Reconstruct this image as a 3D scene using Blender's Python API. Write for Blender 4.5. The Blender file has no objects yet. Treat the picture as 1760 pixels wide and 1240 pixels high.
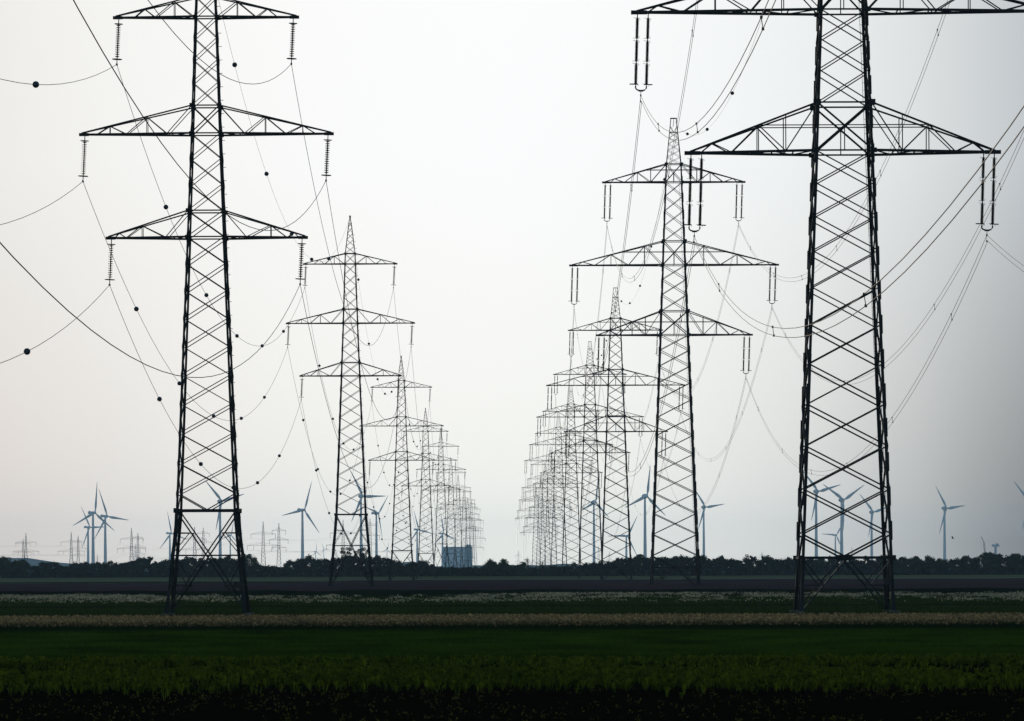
import bpy, math, random
import numpy as np
from mathutils import Vector, Matrix
random.seed(7); RNG = np.random.default_rng(7)
S = bpy.context.scene; COL = S.collection
R = math.radians
F = 8100.0          # focal length in photo pixels (photo 1760 wide)
CZ = 3.23           # eye height
ROLL = 0.0035
HZ = 975.0

# ------------------------------------------------------------------ helpers
def pt(px, py, Y):
    """pixel of the photograph + distance -> place in the world"""
    u = px - 880.0; v = HZ - py
    u, v = u + ROLL * v, v - ROLL * u
    return Vector((u * Y / F, Y, CZ + v * Y / F))

def tag(o, label=None, cat=None, group=None, kind=None):
    if label: o['label'] = label
    if cat: o['category'] = cat
    if group: o['group'] = group
    if kind: o['kind'] = kind
    return o

def empty(name, loc, label, cat, group=None, rz=0.0):
    o = bpy.data.objects.new(name, None); COL.objects.link(o)
    o.location = loc; o.rotation_euler = (0, 0, rz); o.empty_display_size = 1.0
    return tag(o, label, cat, group)

def put(name, mesh, parent=None, loc=(0, 0, 0), rot=(0, 0, 0)):
    o = bpy.data.objects.new(name, mesh); COL.objects.link(o)
    o.parent = parent; o.location = loc; o.rotation_euler = rot
    return o

class MB:
    def __init__(s): s.v = []; s.f = []
    def beam(s, p, q, w, d=None, up=None):
        p = Vector(p); q = Vector(q); ax = q - p
        if ax.length < 1e-6: return
        ax.normalize(); d = w if d is None else d
        ref = Vector(up) if up else (Vector((0, 0, 1)) if abs(ax.z) < 0.93 else Vector((1, 0, 0)))
        a = ax.cross(ref).normalized(); b = ax.cross(a).normalized()
        a = a * w * .5; b = b * d * .5; n = len(s.v)
        for c in (p, q):
            s.v += [c - a - b, c + a - b, c + a + b, c - a + b]
        s.f += [(n, n+1, n+5, n+4), (n+1, n+2, n+6, n+5), (n+2, n+3, n+7, n+6), (n+3, n, n+4, n+7), (n+3, n+2, n+1, n), (n+4, n+5, n+6, n+7)]
    def angle(s, p, q, w, t, ix, iy):
        """L-profile steel angle whose two flanges point along ix and iy"""
        p = Vector(p); q = Vector(q); n = len(s.v); ix = Vector(ix); iy = Vector(iy)
        prof = [(0, 0), (w, 0), (w, t), (t, t), (t, w), (0, w)]
        for c in (p, q):
            for (a, b) in prof: s.v.append(c + ix * a + iy * b)
        for k in range(6):
            s.f.append((n+k, n+(k+1) % 6, n+6+(k+1) % 6, n+6+k))
        s.f.append(tuple(n+5-k for k in range(6))); s.f.append(tuple(n+6+k for k in range(6)))
    def box(s, c, sx, sy, sz):
        x, y, z = c; s.beam((x, y, z - sz / 2), (x, y, z + sz / 2), sx, sy, up=(0, 1, 0))
    def tube(s, pts, r, seg=5, closed=False):
        pts = [Vector(p) for p in pts]; n0 = len(s.v); N = len(pts)
        for i, p in enumerate(pts):
            if closed: ax = pts[(i+1) % N] - pts[i-1]
            else: ax = pts[min(i+1, N-1)] - pts[max(i-1, 0)]
            ax.normalize()
            ref = Vector((0, 0, 1)) if abs(ax.z) < 0.9 else Vector((1, 0, 0))
            a = ax.cross(ref).normalized(); b = ax.cross(a)
            rr = r[i] if isinstance(r, (list, tuple)) else r
            for k in range(seg):
                t = 2 * math.pi * k / seg
                s.v.append(p + a * math.cos(t) * rr + b * math.sin(t) * rr)
        for i in range(N if closed else N - 1):
            j = (i + 1) % N
            for k in range(seg):
                s.f.append((n0+i*seg+k, n0+i*seg+(k+1) % seg, n0+j*seg+(k+1) % seg, n0+j*seg+k))
        if not closed:
            s.f.append(tuple(n0+seg-1-k for k in range(seg))); s.f.append(tuple(n0+(N-1)*seg+k for k in range(seg)))
    def mesh(s, name, mat, smooth=False):
        m = bpy.data.meshes.new(name); m.from_pydata([tuple(v) for v in s.v], [], s.f)
        m.materials.append(mat)
        if smooth: m.polygons.foreach_set('use_smooth', [True] * len(m.polygons))
        m.update(); return m
    def obj(s, name, mat, parent=None, smooth=False, loc=(0, 0, 0)):
        return put(name, s.mesh(name, mat, smooth), parent, loc)

# ------------------------------------------------------------------ materials
def mat(name, col, col2=None, rough=.7, metal=0.0, scale=1.0, coord='Object', trans=0.0, bump=0.0, spec=0.0):
    m = bpy.data.materials.new(name); m.use_nodes = True; nt = m.node_tree; N = nt.nodes; L = nt.links
    b = N['Principled BSDF']; b.inputs['Roughness'].default_value = rough; b.inputs['Metallic'].default_value = metal
    b.inputs['Specular IOR Level'].default_value = spec
    tc = N.new('ShaderNodeTexCoord'); nz = N.new('ShaderNodeTexNoise'); nz.inputs['Scale'].default_value = scale
    nz.inputs['Detail'].default_value = 6
    src = tc.outputs[coord]
    if coord == 'World':
        pass
    L.new(src, nz.inputs['Vector'])
    r = N.new('ShaderNodeValToRGB'); r.color_ramp.elements[0].position = .32; r.color_ramp.elements[1].position = .68
    c2 = col2 or tuple(c * .6 for c in col)
    r.color_ramp.elements[0].color = (*c2, 1); r.color_ramp.elements[1].color = (*col, 1)
    L.new(nz.outputs['Fac'], r.inputs['Fac']); L.new(r.outputs['Color'], b.inputs['Base Color'])
    if bump:
        bp = N.new('ShaderNodeBump'); bp.inputs['Strength'].default_value = bump
        L.new(nz.outputs['Fac'], bp.inputs['Height']); L.new(bp.outputs['Normal'], b.inputs['Normal'])
    if trans:
        tr = N.new('ShaderNodeBsdfTranslucent'); L.new(r.outputs['Color'], tr.inputs['Color'])
        mx = N.new('ShaderNodeMixShader'); mx.inputs[0].default_value = trans
        L.new(b.outputs[0], mx.inputs[1]); L.new(tr.outputs[0], mx.inputs[2])
        L.new(mx.outputs[0], N['Material Output'].inputs['Surface'])
    return m
M = {}
M['steel'] = mat('weathered_steel', (.036, .041, .046), (.020, .023, .026), .75, 0, .8, spec=.1)
M['steelR'] = mat('dark_green_grey_steel', (.032, .038, .044), (.018, .022, .026), .75, 0, .8, spec=.1)
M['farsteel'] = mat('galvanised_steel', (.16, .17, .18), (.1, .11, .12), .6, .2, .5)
M['glass'] = mat('insulator_glaze', (.02, .017, .016), (.012, .010, .010), .4, 0, 3, spec=.3)
M['fitting'] = mat('galvanised_fitting', (.10, .10, .11), (.06, .06, .06), .6, 0, 3)
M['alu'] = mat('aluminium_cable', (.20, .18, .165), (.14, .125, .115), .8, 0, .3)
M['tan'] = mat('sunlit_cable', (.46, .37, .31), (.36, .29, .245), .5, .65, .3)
M['ball'] = mat('marker_ball_paint', (.04, .065, .10), (.025, .04, .065), .5, 0, 2, spec=.3)
M['plate'] = mat('plate_enamel', (.06, .06, .06), (.04, .04, .04), .5)
M['turb'] = mat('haze_tinted_turbine_paint', (.76, .82, .93), (.70, .76, .86), .5, 0, .05)  # white paint with the blue of haze and sky light put into its colour
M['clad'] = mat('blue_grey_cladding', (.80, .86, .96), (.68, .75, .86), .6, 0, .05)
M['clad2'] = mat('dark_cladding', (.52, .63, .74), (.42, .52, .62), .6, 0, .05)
M['hill'] = mat('wooded_hill', (.05, .075, .06), (.03, .05, .04), .9, 0, .01)
M['leaf'] = mat('hedge_foliage', (.028, .046, .022), (.012, .022, .012), .8, 0, .25, trans=.2)
M['leaf2'] = mat('tree_foliage', (.040, .062, .026), (.018, .030, .014), .8, 0, .4, trans=.2)
M['bark'] = mat('bark', (.05, .042, .035), (.03, .025, .02), .9, 0, 3)
M['soil'] = mat('dark_soil', (.006, .005, .003), (.002, .002, .001), .95, 0, 1.5, bump=.6, spec=0)
M['gA'] = mat('crop_floor', (.006, .009, .003), (.003, .004, .002), .95, 0, .9, spec=0)
M['gB'] = mat('grass_floor', (.012, .028, .004), (.006, .015, .002), .95, 0, .35, bump=.4, spec=0)
M['gC'] = mat('meadow', (.016, .028, .008), (.008, .014, .005), .95, 0, .2, bump=.5, spec=0)
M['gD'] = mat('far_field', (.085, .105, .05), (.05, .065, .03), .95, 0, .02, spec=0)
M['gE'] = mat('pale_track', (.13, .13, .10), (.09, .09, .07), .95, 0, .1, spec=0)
M['beet'] = mat('leafy_crop_leaf', (.085, .125, .010), (.008, .022, .003), .6, 0, 3.5, trans=.45)
M['seed'] = mat('seedling_leaf', (.055, .062, .012), (.018, .024, .005), .7, 0, 2, trans=.3)
M['grass'] = mat('young_cereal_blade', (.030, .070, .005), (.007, .020, .003), .7, 0, .22, trans=.35)
M['wheat'] = mat('wheat_stalk', (.09, .08, .045), (.03, .035, .015), .7, 0, 2.6, trans=.4)
M['ear'] = mat('wheat_ear', (.33, .26, .14), (.04, .035, .018), .7, 0, 4.0, trans=.4)
M['tuft'] = mat('verge_grass', (.028, .052, .010), (.012, .024, .006), .75, 0, .5, trans=.35)
M['flower'] = mat('pale_flower_heads', (.44, .43, .33), (.09, .10, .05), .7, 0, 1.2, trans=.4)
M['crop'] = mat('distant_crop', (.020, .030, .015), (.014, .020, .012), .95, 0, .15, bump=.6, spec=0)
M['crop2'] = mat('ripening_purple_crop', (.055, .042, .043), (.034, .028, .030), .95, 0, .1, bump=.6, spec=0)
M['concrete'] = mat('footing_concrete', (.14, .135, .125), (.09, .088, .08), .9, 0, 2)
M['bird'] = mat('bird_feather', (.03, .03, .03))

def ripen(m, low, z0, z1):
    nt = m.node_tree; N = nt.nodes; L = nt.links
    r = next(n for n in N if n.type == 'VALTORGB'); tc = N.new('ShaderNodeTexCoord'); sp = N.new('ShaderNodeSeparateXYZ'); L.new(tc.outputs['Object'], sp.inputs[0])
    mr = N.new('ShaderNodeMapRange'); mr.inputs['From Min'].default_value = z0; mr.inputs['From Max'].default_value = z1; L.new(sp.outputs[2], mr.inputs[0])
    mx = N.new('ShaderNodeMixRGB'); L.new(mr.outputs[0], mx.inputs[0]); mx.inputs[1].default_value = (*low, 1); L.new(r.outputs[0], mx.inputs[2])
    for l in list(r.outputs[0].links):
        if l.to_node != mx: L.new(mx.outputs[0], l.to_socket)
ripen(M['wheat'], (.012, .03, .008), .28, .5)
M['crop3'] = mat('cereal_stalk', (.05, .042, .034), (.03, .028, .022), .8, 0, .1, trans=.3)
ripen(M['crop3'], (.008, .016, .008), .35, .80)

# ------------------------------------------------------------------ terrain profile
_gp = [(-200, 0), (16000, 0)]
def gz(y):
    for (a, za), (b, zb) in zip(_gp, _gp[1:]):
        if y <= b:
            t = max(0, (y - a) / (b - a)); t = t * t * (3 - 2 * t); return za + (zb - za) * t
    return 0.0
SH = -0.045   # field borders run slightly askew to the picture
def edge(Y0, x): return Y0 + SH * x * (Y0 / 200.0)

bands = [(-60, 'soil'), (123.5, 'gA'), (157, 'gB'), (235, 'gA'), (268, 'gC'), (384, 'soil'), (397, 'gC'), (425, 'gA'),
         (960, 'gD'), (985, 'gE'), (1012, 'gC'), (1100, 'gD'), (1210, 'gE'), (1290, 'gD'), (1640, 'gA'), (1800, 'gD'), (14000, None)]
def build_ground():
    xs = [-9000, -3000, -900, -300, -150, -75, 0, 75, 150, 300, 900, 3000, 9000]
    ys = []
    for (a, m), (b, _) in zip(bands, bands[1:]):
        n = max(1, int((b - a) / 60)) if b < 2500 else 12
        for i in range(n): ys.append((a + (b - a) * i / n, m))
    ys.append((14000, None))
    v = []; f = []; mi = []; names = ['soil', 'gA', 'gB', 'gC', 'gD', 'gE']
    for (y, m) in ys:
        for x in xs:
            k = 0 if y < 0 or y > 3000 else 1
            yy = y + k * SH * max(-150, min(150, x)) * (min(y, 600) / 200.0)
            v.append((x, yy, gz(yy)))
    W = len(xs)
    for j in range(len(ys) - 1):
        for i in range(W - 1):
            a = j * W + i; f.append((a, a+1, a+W+1, a+W)); mi.append(names.index(ys[j][1]))
    m = bpy.data.meshes.new('ground'); m.from_pydata(v, [], f)
    for n in names: m.materials.append(M[n])
    m.polygons.foreach_set('material_index', mi); m.update()
    tag(put('ground', m), kind='structure')
build_ground()

# ------------------------------------------------------------------ scattered crops (nobody could count them)
def fast_mesh(name, V, nper, mat_):
    """V (n, nper, 3) separate polygons"""
    n = V.shape[0]; m = bpy.data.meshes.new(name)
    m.vertices.add(n * nper); m.vertices.foreach_set('co', V.reshape(-1).astype(np.float32))
    m.loops.add(n * nper); m.loops.foreach_set('vertex_index', np.arange(n * nper, dtype=np.int32))
    m.polygons.add(n); m.polygons.foreach_set('loop_start', np.arange(0, n * nper, nper, dtype=np.int32))
    m.materials.append(mat_); m.update(calc_edges=True); m.validate(); return m

def zone(n, Y0, Y1, margin=8):
    """random ground points inside what the lens can see between two distances"""
    Y = RNG.uniform(Y0 ** 2, Y1 ** 2, n) ** .5
    X = RNG.uniform(-1, 1, n) * (Y * 880 / F + margin)
    Yw = Y + SH * X * (Y / 200.0)
    return X, Yw
GZ = np.vectorize(gz)

def blades(n, Y0, Y1, hmin, hmax, w, lean=.35, keep=None):
    X, Y = zone(n, Y0, Y1)
    if keep is not None:
        k = keep(X, Y); X = X[k]; Y = Y[k]
    n = len(X); Z = GZ(Y); h = RNG.uniform(hmin, hmax, n); a = RNG.uniform(0, math.pi, n)
    lx = RNG.normal(0, lean, n) * h; ly = RNG.normal(0, lean, n) * h
    V = np.zeros((n, 3, 3)); dx = np.cos(a) * w * .5; dy = np.sin(a) * w * .5
    V[:, 0] = np.stack([X - dx, Y - dy, Z - .02], 1); V[:, 1] = np.stack([X + dx, Y + dy, Z - .02], 1)
    V[:, 2] = np.stack([X + lx, Y + ly, Z + h], 1)
    return V

def quads(C, size, flat=0.0):
    """random leaf quads at centres C"""
    n = len(C); a = RNG.normal(size=(n, 3)); a[:, 2] *= (1 - flat); a /= np.linalg.norm(a, axis=1)[:, None]
    b = RNG.normal(size=(n, 3)); b[:, 2] *= (1 - flat)
    b -= (a * b).sum(1)[:, None] * a; b /= np.linalg.norm(b, axis=1)[:, None]
    s = size * RNG.uniform(.6, 1.3, n)[:, None]
    a = a * s; b = b * s * .6
    V = np.stack([C - a, C + b * .9, C + a, C - b * .9], 1)
    return V

def smooth_noise(X, Y, seed):
    r = np.random.default_rng(seed); out = np.zeros_like(X)
    for k in range(7):
        fx, fy = r.normal(0, .22, 2) * (1 + k * .5); p = r.uniform(0, 6.28)
        out += np.sin(X * fx + Y * fy * .5 + p) / (1 + k * .35)
    return out

# sparse seedlings in rows on the dark soil
def seedlings():
    X, Y = zone(1100, 92, 123, 6)
    row = np.round((Y - SH * X) / 1.5) * 1.5
    Y = row + SH * X + RNG.normal(0, .10, len(X))
    k = smooth_noise(X, Y, 3) > -.8
    X = X[k]; Y = Y[k]
    C = np.stack([X, Y, np.full_like(X, .05)], 1); C = np.repeat(C, 4, 0) + RNG.normal(0, .05, (len(X) * 4, 3))
    C[:, 2] = np.abs(C[:, 2]) + .02
    return quads(C, .035)
tag(put('seedlings', fast_mesh('seedlings', seedlings(), 4, M['seed'])), 'faint rows of tiny seedlings on the black soil at the bottom', 'seedlings', kind='stuff')

def leafy():
    X, Y = zone(16500, 113, 158, 6)
    row = np.round((Y - SH * X * .7) / .75) * .75
    Y = row + SH * X * .7 + RNG.normal(0, .08, len(X))
    gap = np.abs(((Y - SH * X * .7) - 147)) < 4.2
    keep = (~gap) | (RNG.uniform(0, 1, len(X)) < .12)
    keep &= (smooth_noise(X, Y, 5) + RNG.normal(0, 1.2, len(X))) > -1.2
    keep &= RNG.uniform(0, 1, len(X)) < np.clip((Y - SH * X * .7 - 117) / 9.0, .03, 1) ** 1.5
    X = X[keep]; Y = Y[keep]; n = len(X); h = np.repeat(RNG.uniform(.16, .36, n), 6); N6 = n * 6
    B = np.repeat(np.stack([X, Y, np.zeros(n)], 1), 6, 0); a = RNG.uniform(0, 6.283, N6); ln = h * RNG.uniform(.25, .9, N6)
    D = np.stack([np.cos(a), np.sin(a), np.zeros(N6)], 1); W = np.stack([-np.sin(a), np.cos(a), np.zeros(N6)], 1) * .022
    Z = np.array([0, 0, 1.0])
    mid = B + D * (ln * .55)[:, None] + Z * (h * .85)[:, None]
    tip = B + D * (ln * 1.25)[:, None] + Z * (h * RNG.uniform(.55, 1.05, N6))[:, None]
    return np.stack([B + D * .02, mid + W * 1.2, tip, mid - W * 1.2], 1)
tag(put('leafy_crop', fast_mesh('leafy_crop', leafy(), 4, M['beet'])), 'low leafy green crop in broken rows in front of the grass field', 'crop', kind='stuff')

tag(put('young_cereal', fast_mesh('young_cereal', blades(270000, 157, 235, .09, .21, .035, .35), 3, M['grass'])),
    'smooth dark green young cereal field before the wheat', 'crop', kind='stuff')

def wheat():
    V = blades(150000, 236, 265, .40, .58, .03, .10)
    T = np.zeros((len(V), 4, 3)); T[:, :3] = V; T[:, 3] = V[:, 2]
    T[:, 3] = V[:, 2] + (V[:, 0] - V[:, 1]) * .3
    return T
def ears():
    V = blades(70000, 236, 266, .30, .60, .03, .10)
    return quads(V[:, 2], .07, 0)
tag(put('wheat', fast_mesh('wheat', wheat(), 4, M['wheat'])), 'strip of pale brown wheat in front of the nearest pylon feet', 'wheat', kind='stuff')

tag(put('wheat_ears', fast_mesh('wheat_ears', ears(), 4, M['ear'])), 'pale ears topping the strip of wheat', 'wheat', kind='stuff')

tag(put('verge_grass', fast_mesh('verge_grass', blades(110000, 268, 425, .08, .24, .05, .35,
    keep=lambda X, Y: (np.abs(Y - SH * X * (Y / 200.0) - 390) > 7)), 3, M['tuft'])), 'rough green grass strip around the feet of the nearest pylons', 'grass', kind='stuff')

def flowers():
    X, Y = zone(90000, 402, 500, 8)
    nz = smooth_noise(X * .5, Y * .9, 11) + 1.3 * smooth_noise(X * 1.6, Y * 1.8, 12)
    k = nz + RNG.normal(0, .35, len(X)) > 1.35; X = X[k]; Y = Y[k]; nz = nz[k]
    Z = GZ(Y) + RNG.uniform(.08, .25, len(X)) + np.clip(nz, 0, 3) * .11
    C = np.stack([X, Y, Z], 1)
    return quads(C, .075, .1)
tag(put('wildflowers', fast_mesh('wildflowers', flowers(), 4, M['flower'])), 'uneven strip of pale wildflowers behind the nearest pylon feet', 'wildflowers', kind='stuff')
def flower_stalks():
    return blades(80000, 402, 505, .12, .36, .06, .3)
tag(put('wildflower_stalks', fast_mesh('wildflower_stalks', flower_stalks(), 3, M['tuft'])), 'dark green stalks and leaves under the pale wildflowers', 'weeds', kind='stuff')

def crop_slab():
    v = []; f = []; mi = []; nx = 170; xs = np.linspace(-260, 260, nx); rows = 30
    for j in range(rows):
        for x in xs:
            x = float(x); y0 = 513 + SH * x * 2.6 + 1.2 * math.sin(x * .31); y1 = 900 + SH * x * 2.6
            k = max(0.0, min(1.0, (-28 - x) / 14.0)); y1 -= 130 * k
            if j == 0: p = (x, y0 - .25, -.03)
            elif j == rows - 1: p = (x, y1, -.03)
            else:
                t = (j - 1) / (rows - 3); y = y0 + (y1 - y0) * t ** 1.4
                p = (x, y + random.uniform(-.3, .3), .76 + random.uniform(-.06, .06) + .03 * math.sin(x * .4 + y * .05))
            v.append(p)
    for j in range(rows - 1):
        for i in range(nx - 1):
            a = j * nx + i; f.append((a, a+1, a+nx+1, a+nx)); mi.append(0 if j == 0 else 1)
    me = bpy.data.meshes.new('cereal_crop'); me.from_pydata(v, [], f); me.materials.append(M['crop']); me.materials.append(M['crop2'])
    me.polygons.foreach_set('material_index', mi); me.update()
    tag(put('cereal_crop', me), 'wide purplish brown crop standing around the feet of the second pylons', 'crop', kind='stuff')
crop_slab()
def crop_edge():
    V = blades(90000, 512, 620, .62, .88, .06, .06)
    return V
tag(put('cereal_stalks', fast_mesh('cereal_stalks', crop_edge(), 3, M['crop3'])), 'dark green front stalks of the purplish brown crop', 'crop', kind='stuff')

# ------------------------------------------------------------------ pylons
def lerp_tab(tab, h):
    for (a, wa), (b, wb) in zip(tab, tab[1:]):
        if h <= b: return wa + (wb - wa) * (h - a) / (b - a)
    return tab[-1][1]
def split(h0, h1, a, b):
    """node heights from h0 up to h1, panel height b at the bottom and a at the top"""
    T = h1 - h0; n = max(1, round(T / ((a + b) / 2)))
    seg = [b + (a - b) * (i + .5) / n for i in range(n)]; k = T / sum(seg); out = [h0]
    for s_ in seg: out.append(out[-1] + s_ * k)
    return out
C4 = [(-1, -1), (1, -1), (1, 1), (-1, 1)]

FAT = [1.0]
def body_x(mb, tab, nodes, th):
    th = th * FAT[0]
    for h0, h1 in zip(nodes, nodes[1:]):
        w0 = lerp_tab(tab, h0) / 2; w1 = lerp_tab(tab, h1) / 2
        for i in range(4):
            a = C4[i]; b = C4[(i + 1) % 4]
            mb.beam((a[0]*w0, a[1]*w0, h0), (b[0]*w1, b[1]*w1, h1), th, th * .8)
            mb.beam((b[0]*w0, b[1]*w0, h0), (a[0]*w1, a[1]*w1, h1), th, th * .8)
def ring(mb, tab, h, th):
    w = lerp_tab(tab, h) / 2
    for i in range(4):
        a = C4[i]; b = C4[(i + 1) % 4]; mb.beam((a[0]*w, a[1]*w, h), (b[0]*w, b[1]*w, h), th)

def arm_mb(mb, side, zb, jh, half, wb, wt, web, verts, hor=None, tc=.09, tb=.13, tw=.055, tip=.35):
    """one side of a cross arm: two lower chords and two upper chords meeting at the tip"""
    xb = wb / 2; xt = wt / 2
    def dep(x): return max(.05, (wb / 2) * (1 - (x - xb) / (half - xb)))
    def B(x, s_): return Vector((side * x, s_ * dep(x), zb))
    def T(x, s_):
        t = (x - xt) / (half - xt); return Vector((side * x, s_ * max(.05, (wt / 2) * (1 - t)), zb + .10 + (jh - .10) * (1 - t)))
    for s_ in (-1, 1):
        mb.beam(B(xb, s_), B(half, s_), tb); mb.beam(T(xt, s_), T(half, s_), tc)
        for (k0, x0), (k1, x1) in zip(web, web[1:]):
            mb.beam((B if k0 == 'b' else T)(x0, s_), (B if k1 == 'b' else T)(x1, s_), tw, tw)
        for x in verts: mb.beam(B(x, s_), T(x, s_), tw * .9, tw * .9)
        if hor:
            zz = T(hor, s_); mb.beam(zz, (0, zz.y, zz.z), tw * .9)
    n = 5
    for i in range(n):       # plan bracing of the lower chords
        x0 = xb + (half - xb) * i / n * .86; x1 = xb + (half - xb) * (i + 1) / n * .86
        s_ = 1 if i % 2 else -1
        mb.beam(B(x0, s_), B(x1, -s_), tw); mb.beam(B(x1, s_), B(x1, -s_), tw)
    mb.box((side * (half - .15), 0, zb), tip + .3, .30, tb * 1.5)

def leg_mb(tab, heights, sx, sy, ths):
    mb = MB()
    for (h0, h1), w in zip(zip(heights, heights[1:]), ths):
        a = lerp_tab(tab, h0) / 2; b = lerp_tab(tab, h1) / 2
        mb.angle((sx*a, sy*a, h0), (sx*b, sy*b, h1), w, w * .45, (-sx, 0, 0), (0, -sy, 0))
    return mb

# insulators: built hanging down from the origin
def ins_disc_mesh():
    mb = MB(); prof = [(0, .02), (.38, .02)]
    z = .42
    for i in range(15): prof += [(z, .035), (z + .02, .165), (z + .05, .15), (z + .09, .045)]; z += .152
    prof += [(z, .03), (z + .38, .03)]
    mb.tube([(0, 0, -a) for a, r_ in prof], [r_ for a, r_ in prof], 8)
    return mb.mesh('insulator_discs', M['glass'])
def ring_pts(r_, z, n=12): return [(math.cos(2*math.pi*i/n) * r_, math.sin(2*math.pi*i/n) * r_, z) for i in range(n)]
def ins_fit_mesh():
    mb = MB(); mb.tube([(0, 0, .05), (0, 0, -.4)], .035, 6)
    mb.tube(ring_pts(.28, -.36), .022, 5, True); mb.tube([(-.28, 0, -.36), (.28, 0, -.36)], .018, 4)
    mb.tube(ring_pts(.33, -2.78), .026, 5, True); mb.tube([(-.33, 0, -2.78), (.33, 0, -2.78)], .022, 4)
    mb.tube([(0, 0, -.3), (0, 0, -3.1)], .02, 5); mb.box((0, 0, -3.14), .11, .30, .12)
    return mb.mesh('insulator_fittings', M['steel'])
def rod_mesh():
    mb = MB(); prof = [(.0, .03), (.22, .03)]
    for k in range(3):
        z = .28 + k * 1.58
        prof += [(z, .06), (z + .04, .065)]
        n = 17
        for i in range(n):
            a = z + .06 + i * .079; prof += [(a, .075), (a + .018, .128), (a + .04, .122), (a + .06, .075)]
        prof += [(z + 1.42, .06), (z + 1.45, .03)]
    prof += [(5.02, .03)]
    mb.tube([(0, 0, -a) for a, r_ in prof], [r_ for a, r_ in prof], 7)
    mb.beam((0, 0, .05), (0, 0, -.25), .07)
    return mb.mesh('insulator_rod', M['glass'])
def rod_horn_mesh():
    mb = MB()
    for z in (-.30, -1.70, -1.86, -3.28, -3.44, -4.84):
        s_ = 1 if z in (-1.70, -3.28) else -1
        mb.tube([(0, 0, z), (.14, .0, z), (.20, .0, z + s_ * .1), (.14, .0, z + s_ * .14)], .014, 4)
        mb.tube([(0, 0, z), (-.16, .0, z), (-.26, .0, z + .03)], .014, 4)
    return mb.mesh('arcing_horns', M['fitting'])
def yoke_mesh(half=.37):
    mb = MB()
    P = [(-half, 0, -4.98), (-half, 0, -5.12), (-half + .10, 0, -5.24), (0, 0, -5.30), (half - .10, 0, -5.24), (half, 0, -5.12), (half, 0, -4.98)]
    mb.tube(P, .055, 6); mb.box((0, 0, -5.3), .34, .10, .12)
    mb.beam((-half - .42, 0, -4.86), (-half + .18, 0, -4.86), .07); mb.beam((half - .18, 0, -4.86), (half + .42, 0, -4.86), .07)
    mb.tube([(0, 0, -5.3), (0, 0, -5.62)], .022, 5); mb.box((0, 0, -5.62), .10, .3, .1); mb.box((0, 0, -6.04), .09, .28, .09)
    mb.tube([(0, 0, -5.62), (0, 0, -6.04)], .014, 5)
    return mb.mesh('yoke', M['steelR'])
DISC, DFIT, ROD, HORN, YOKE = ins_disc_mesh(), ins_fit_mesh(), rod_mesh(), rod_horn_mesh(), yoke_mesh()
LEAN = R(2.7)

def tension_mesh(w):
    mb = MB()
    for s_ in (-1, 1):
        mb.tube([(0, 0, 0), (w * .2, s_ * 3.2, -.5)], [.05, .2], 7); mb.tube([(w * .2, s_ * 3.2, -.5), (w * .25, s_ * 5, -.8)], [.2, .05], 7)
    mb.tube([(w*.25, -5, -.8), (w*.25, -3, -1.9), (w*.25, 0, -2.4), (w*.25, 3, -1.9), (w*.25, 5, -.8)], .05, 5)
    return mb.mesh('tension_insulator', M['glass'])

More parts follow.
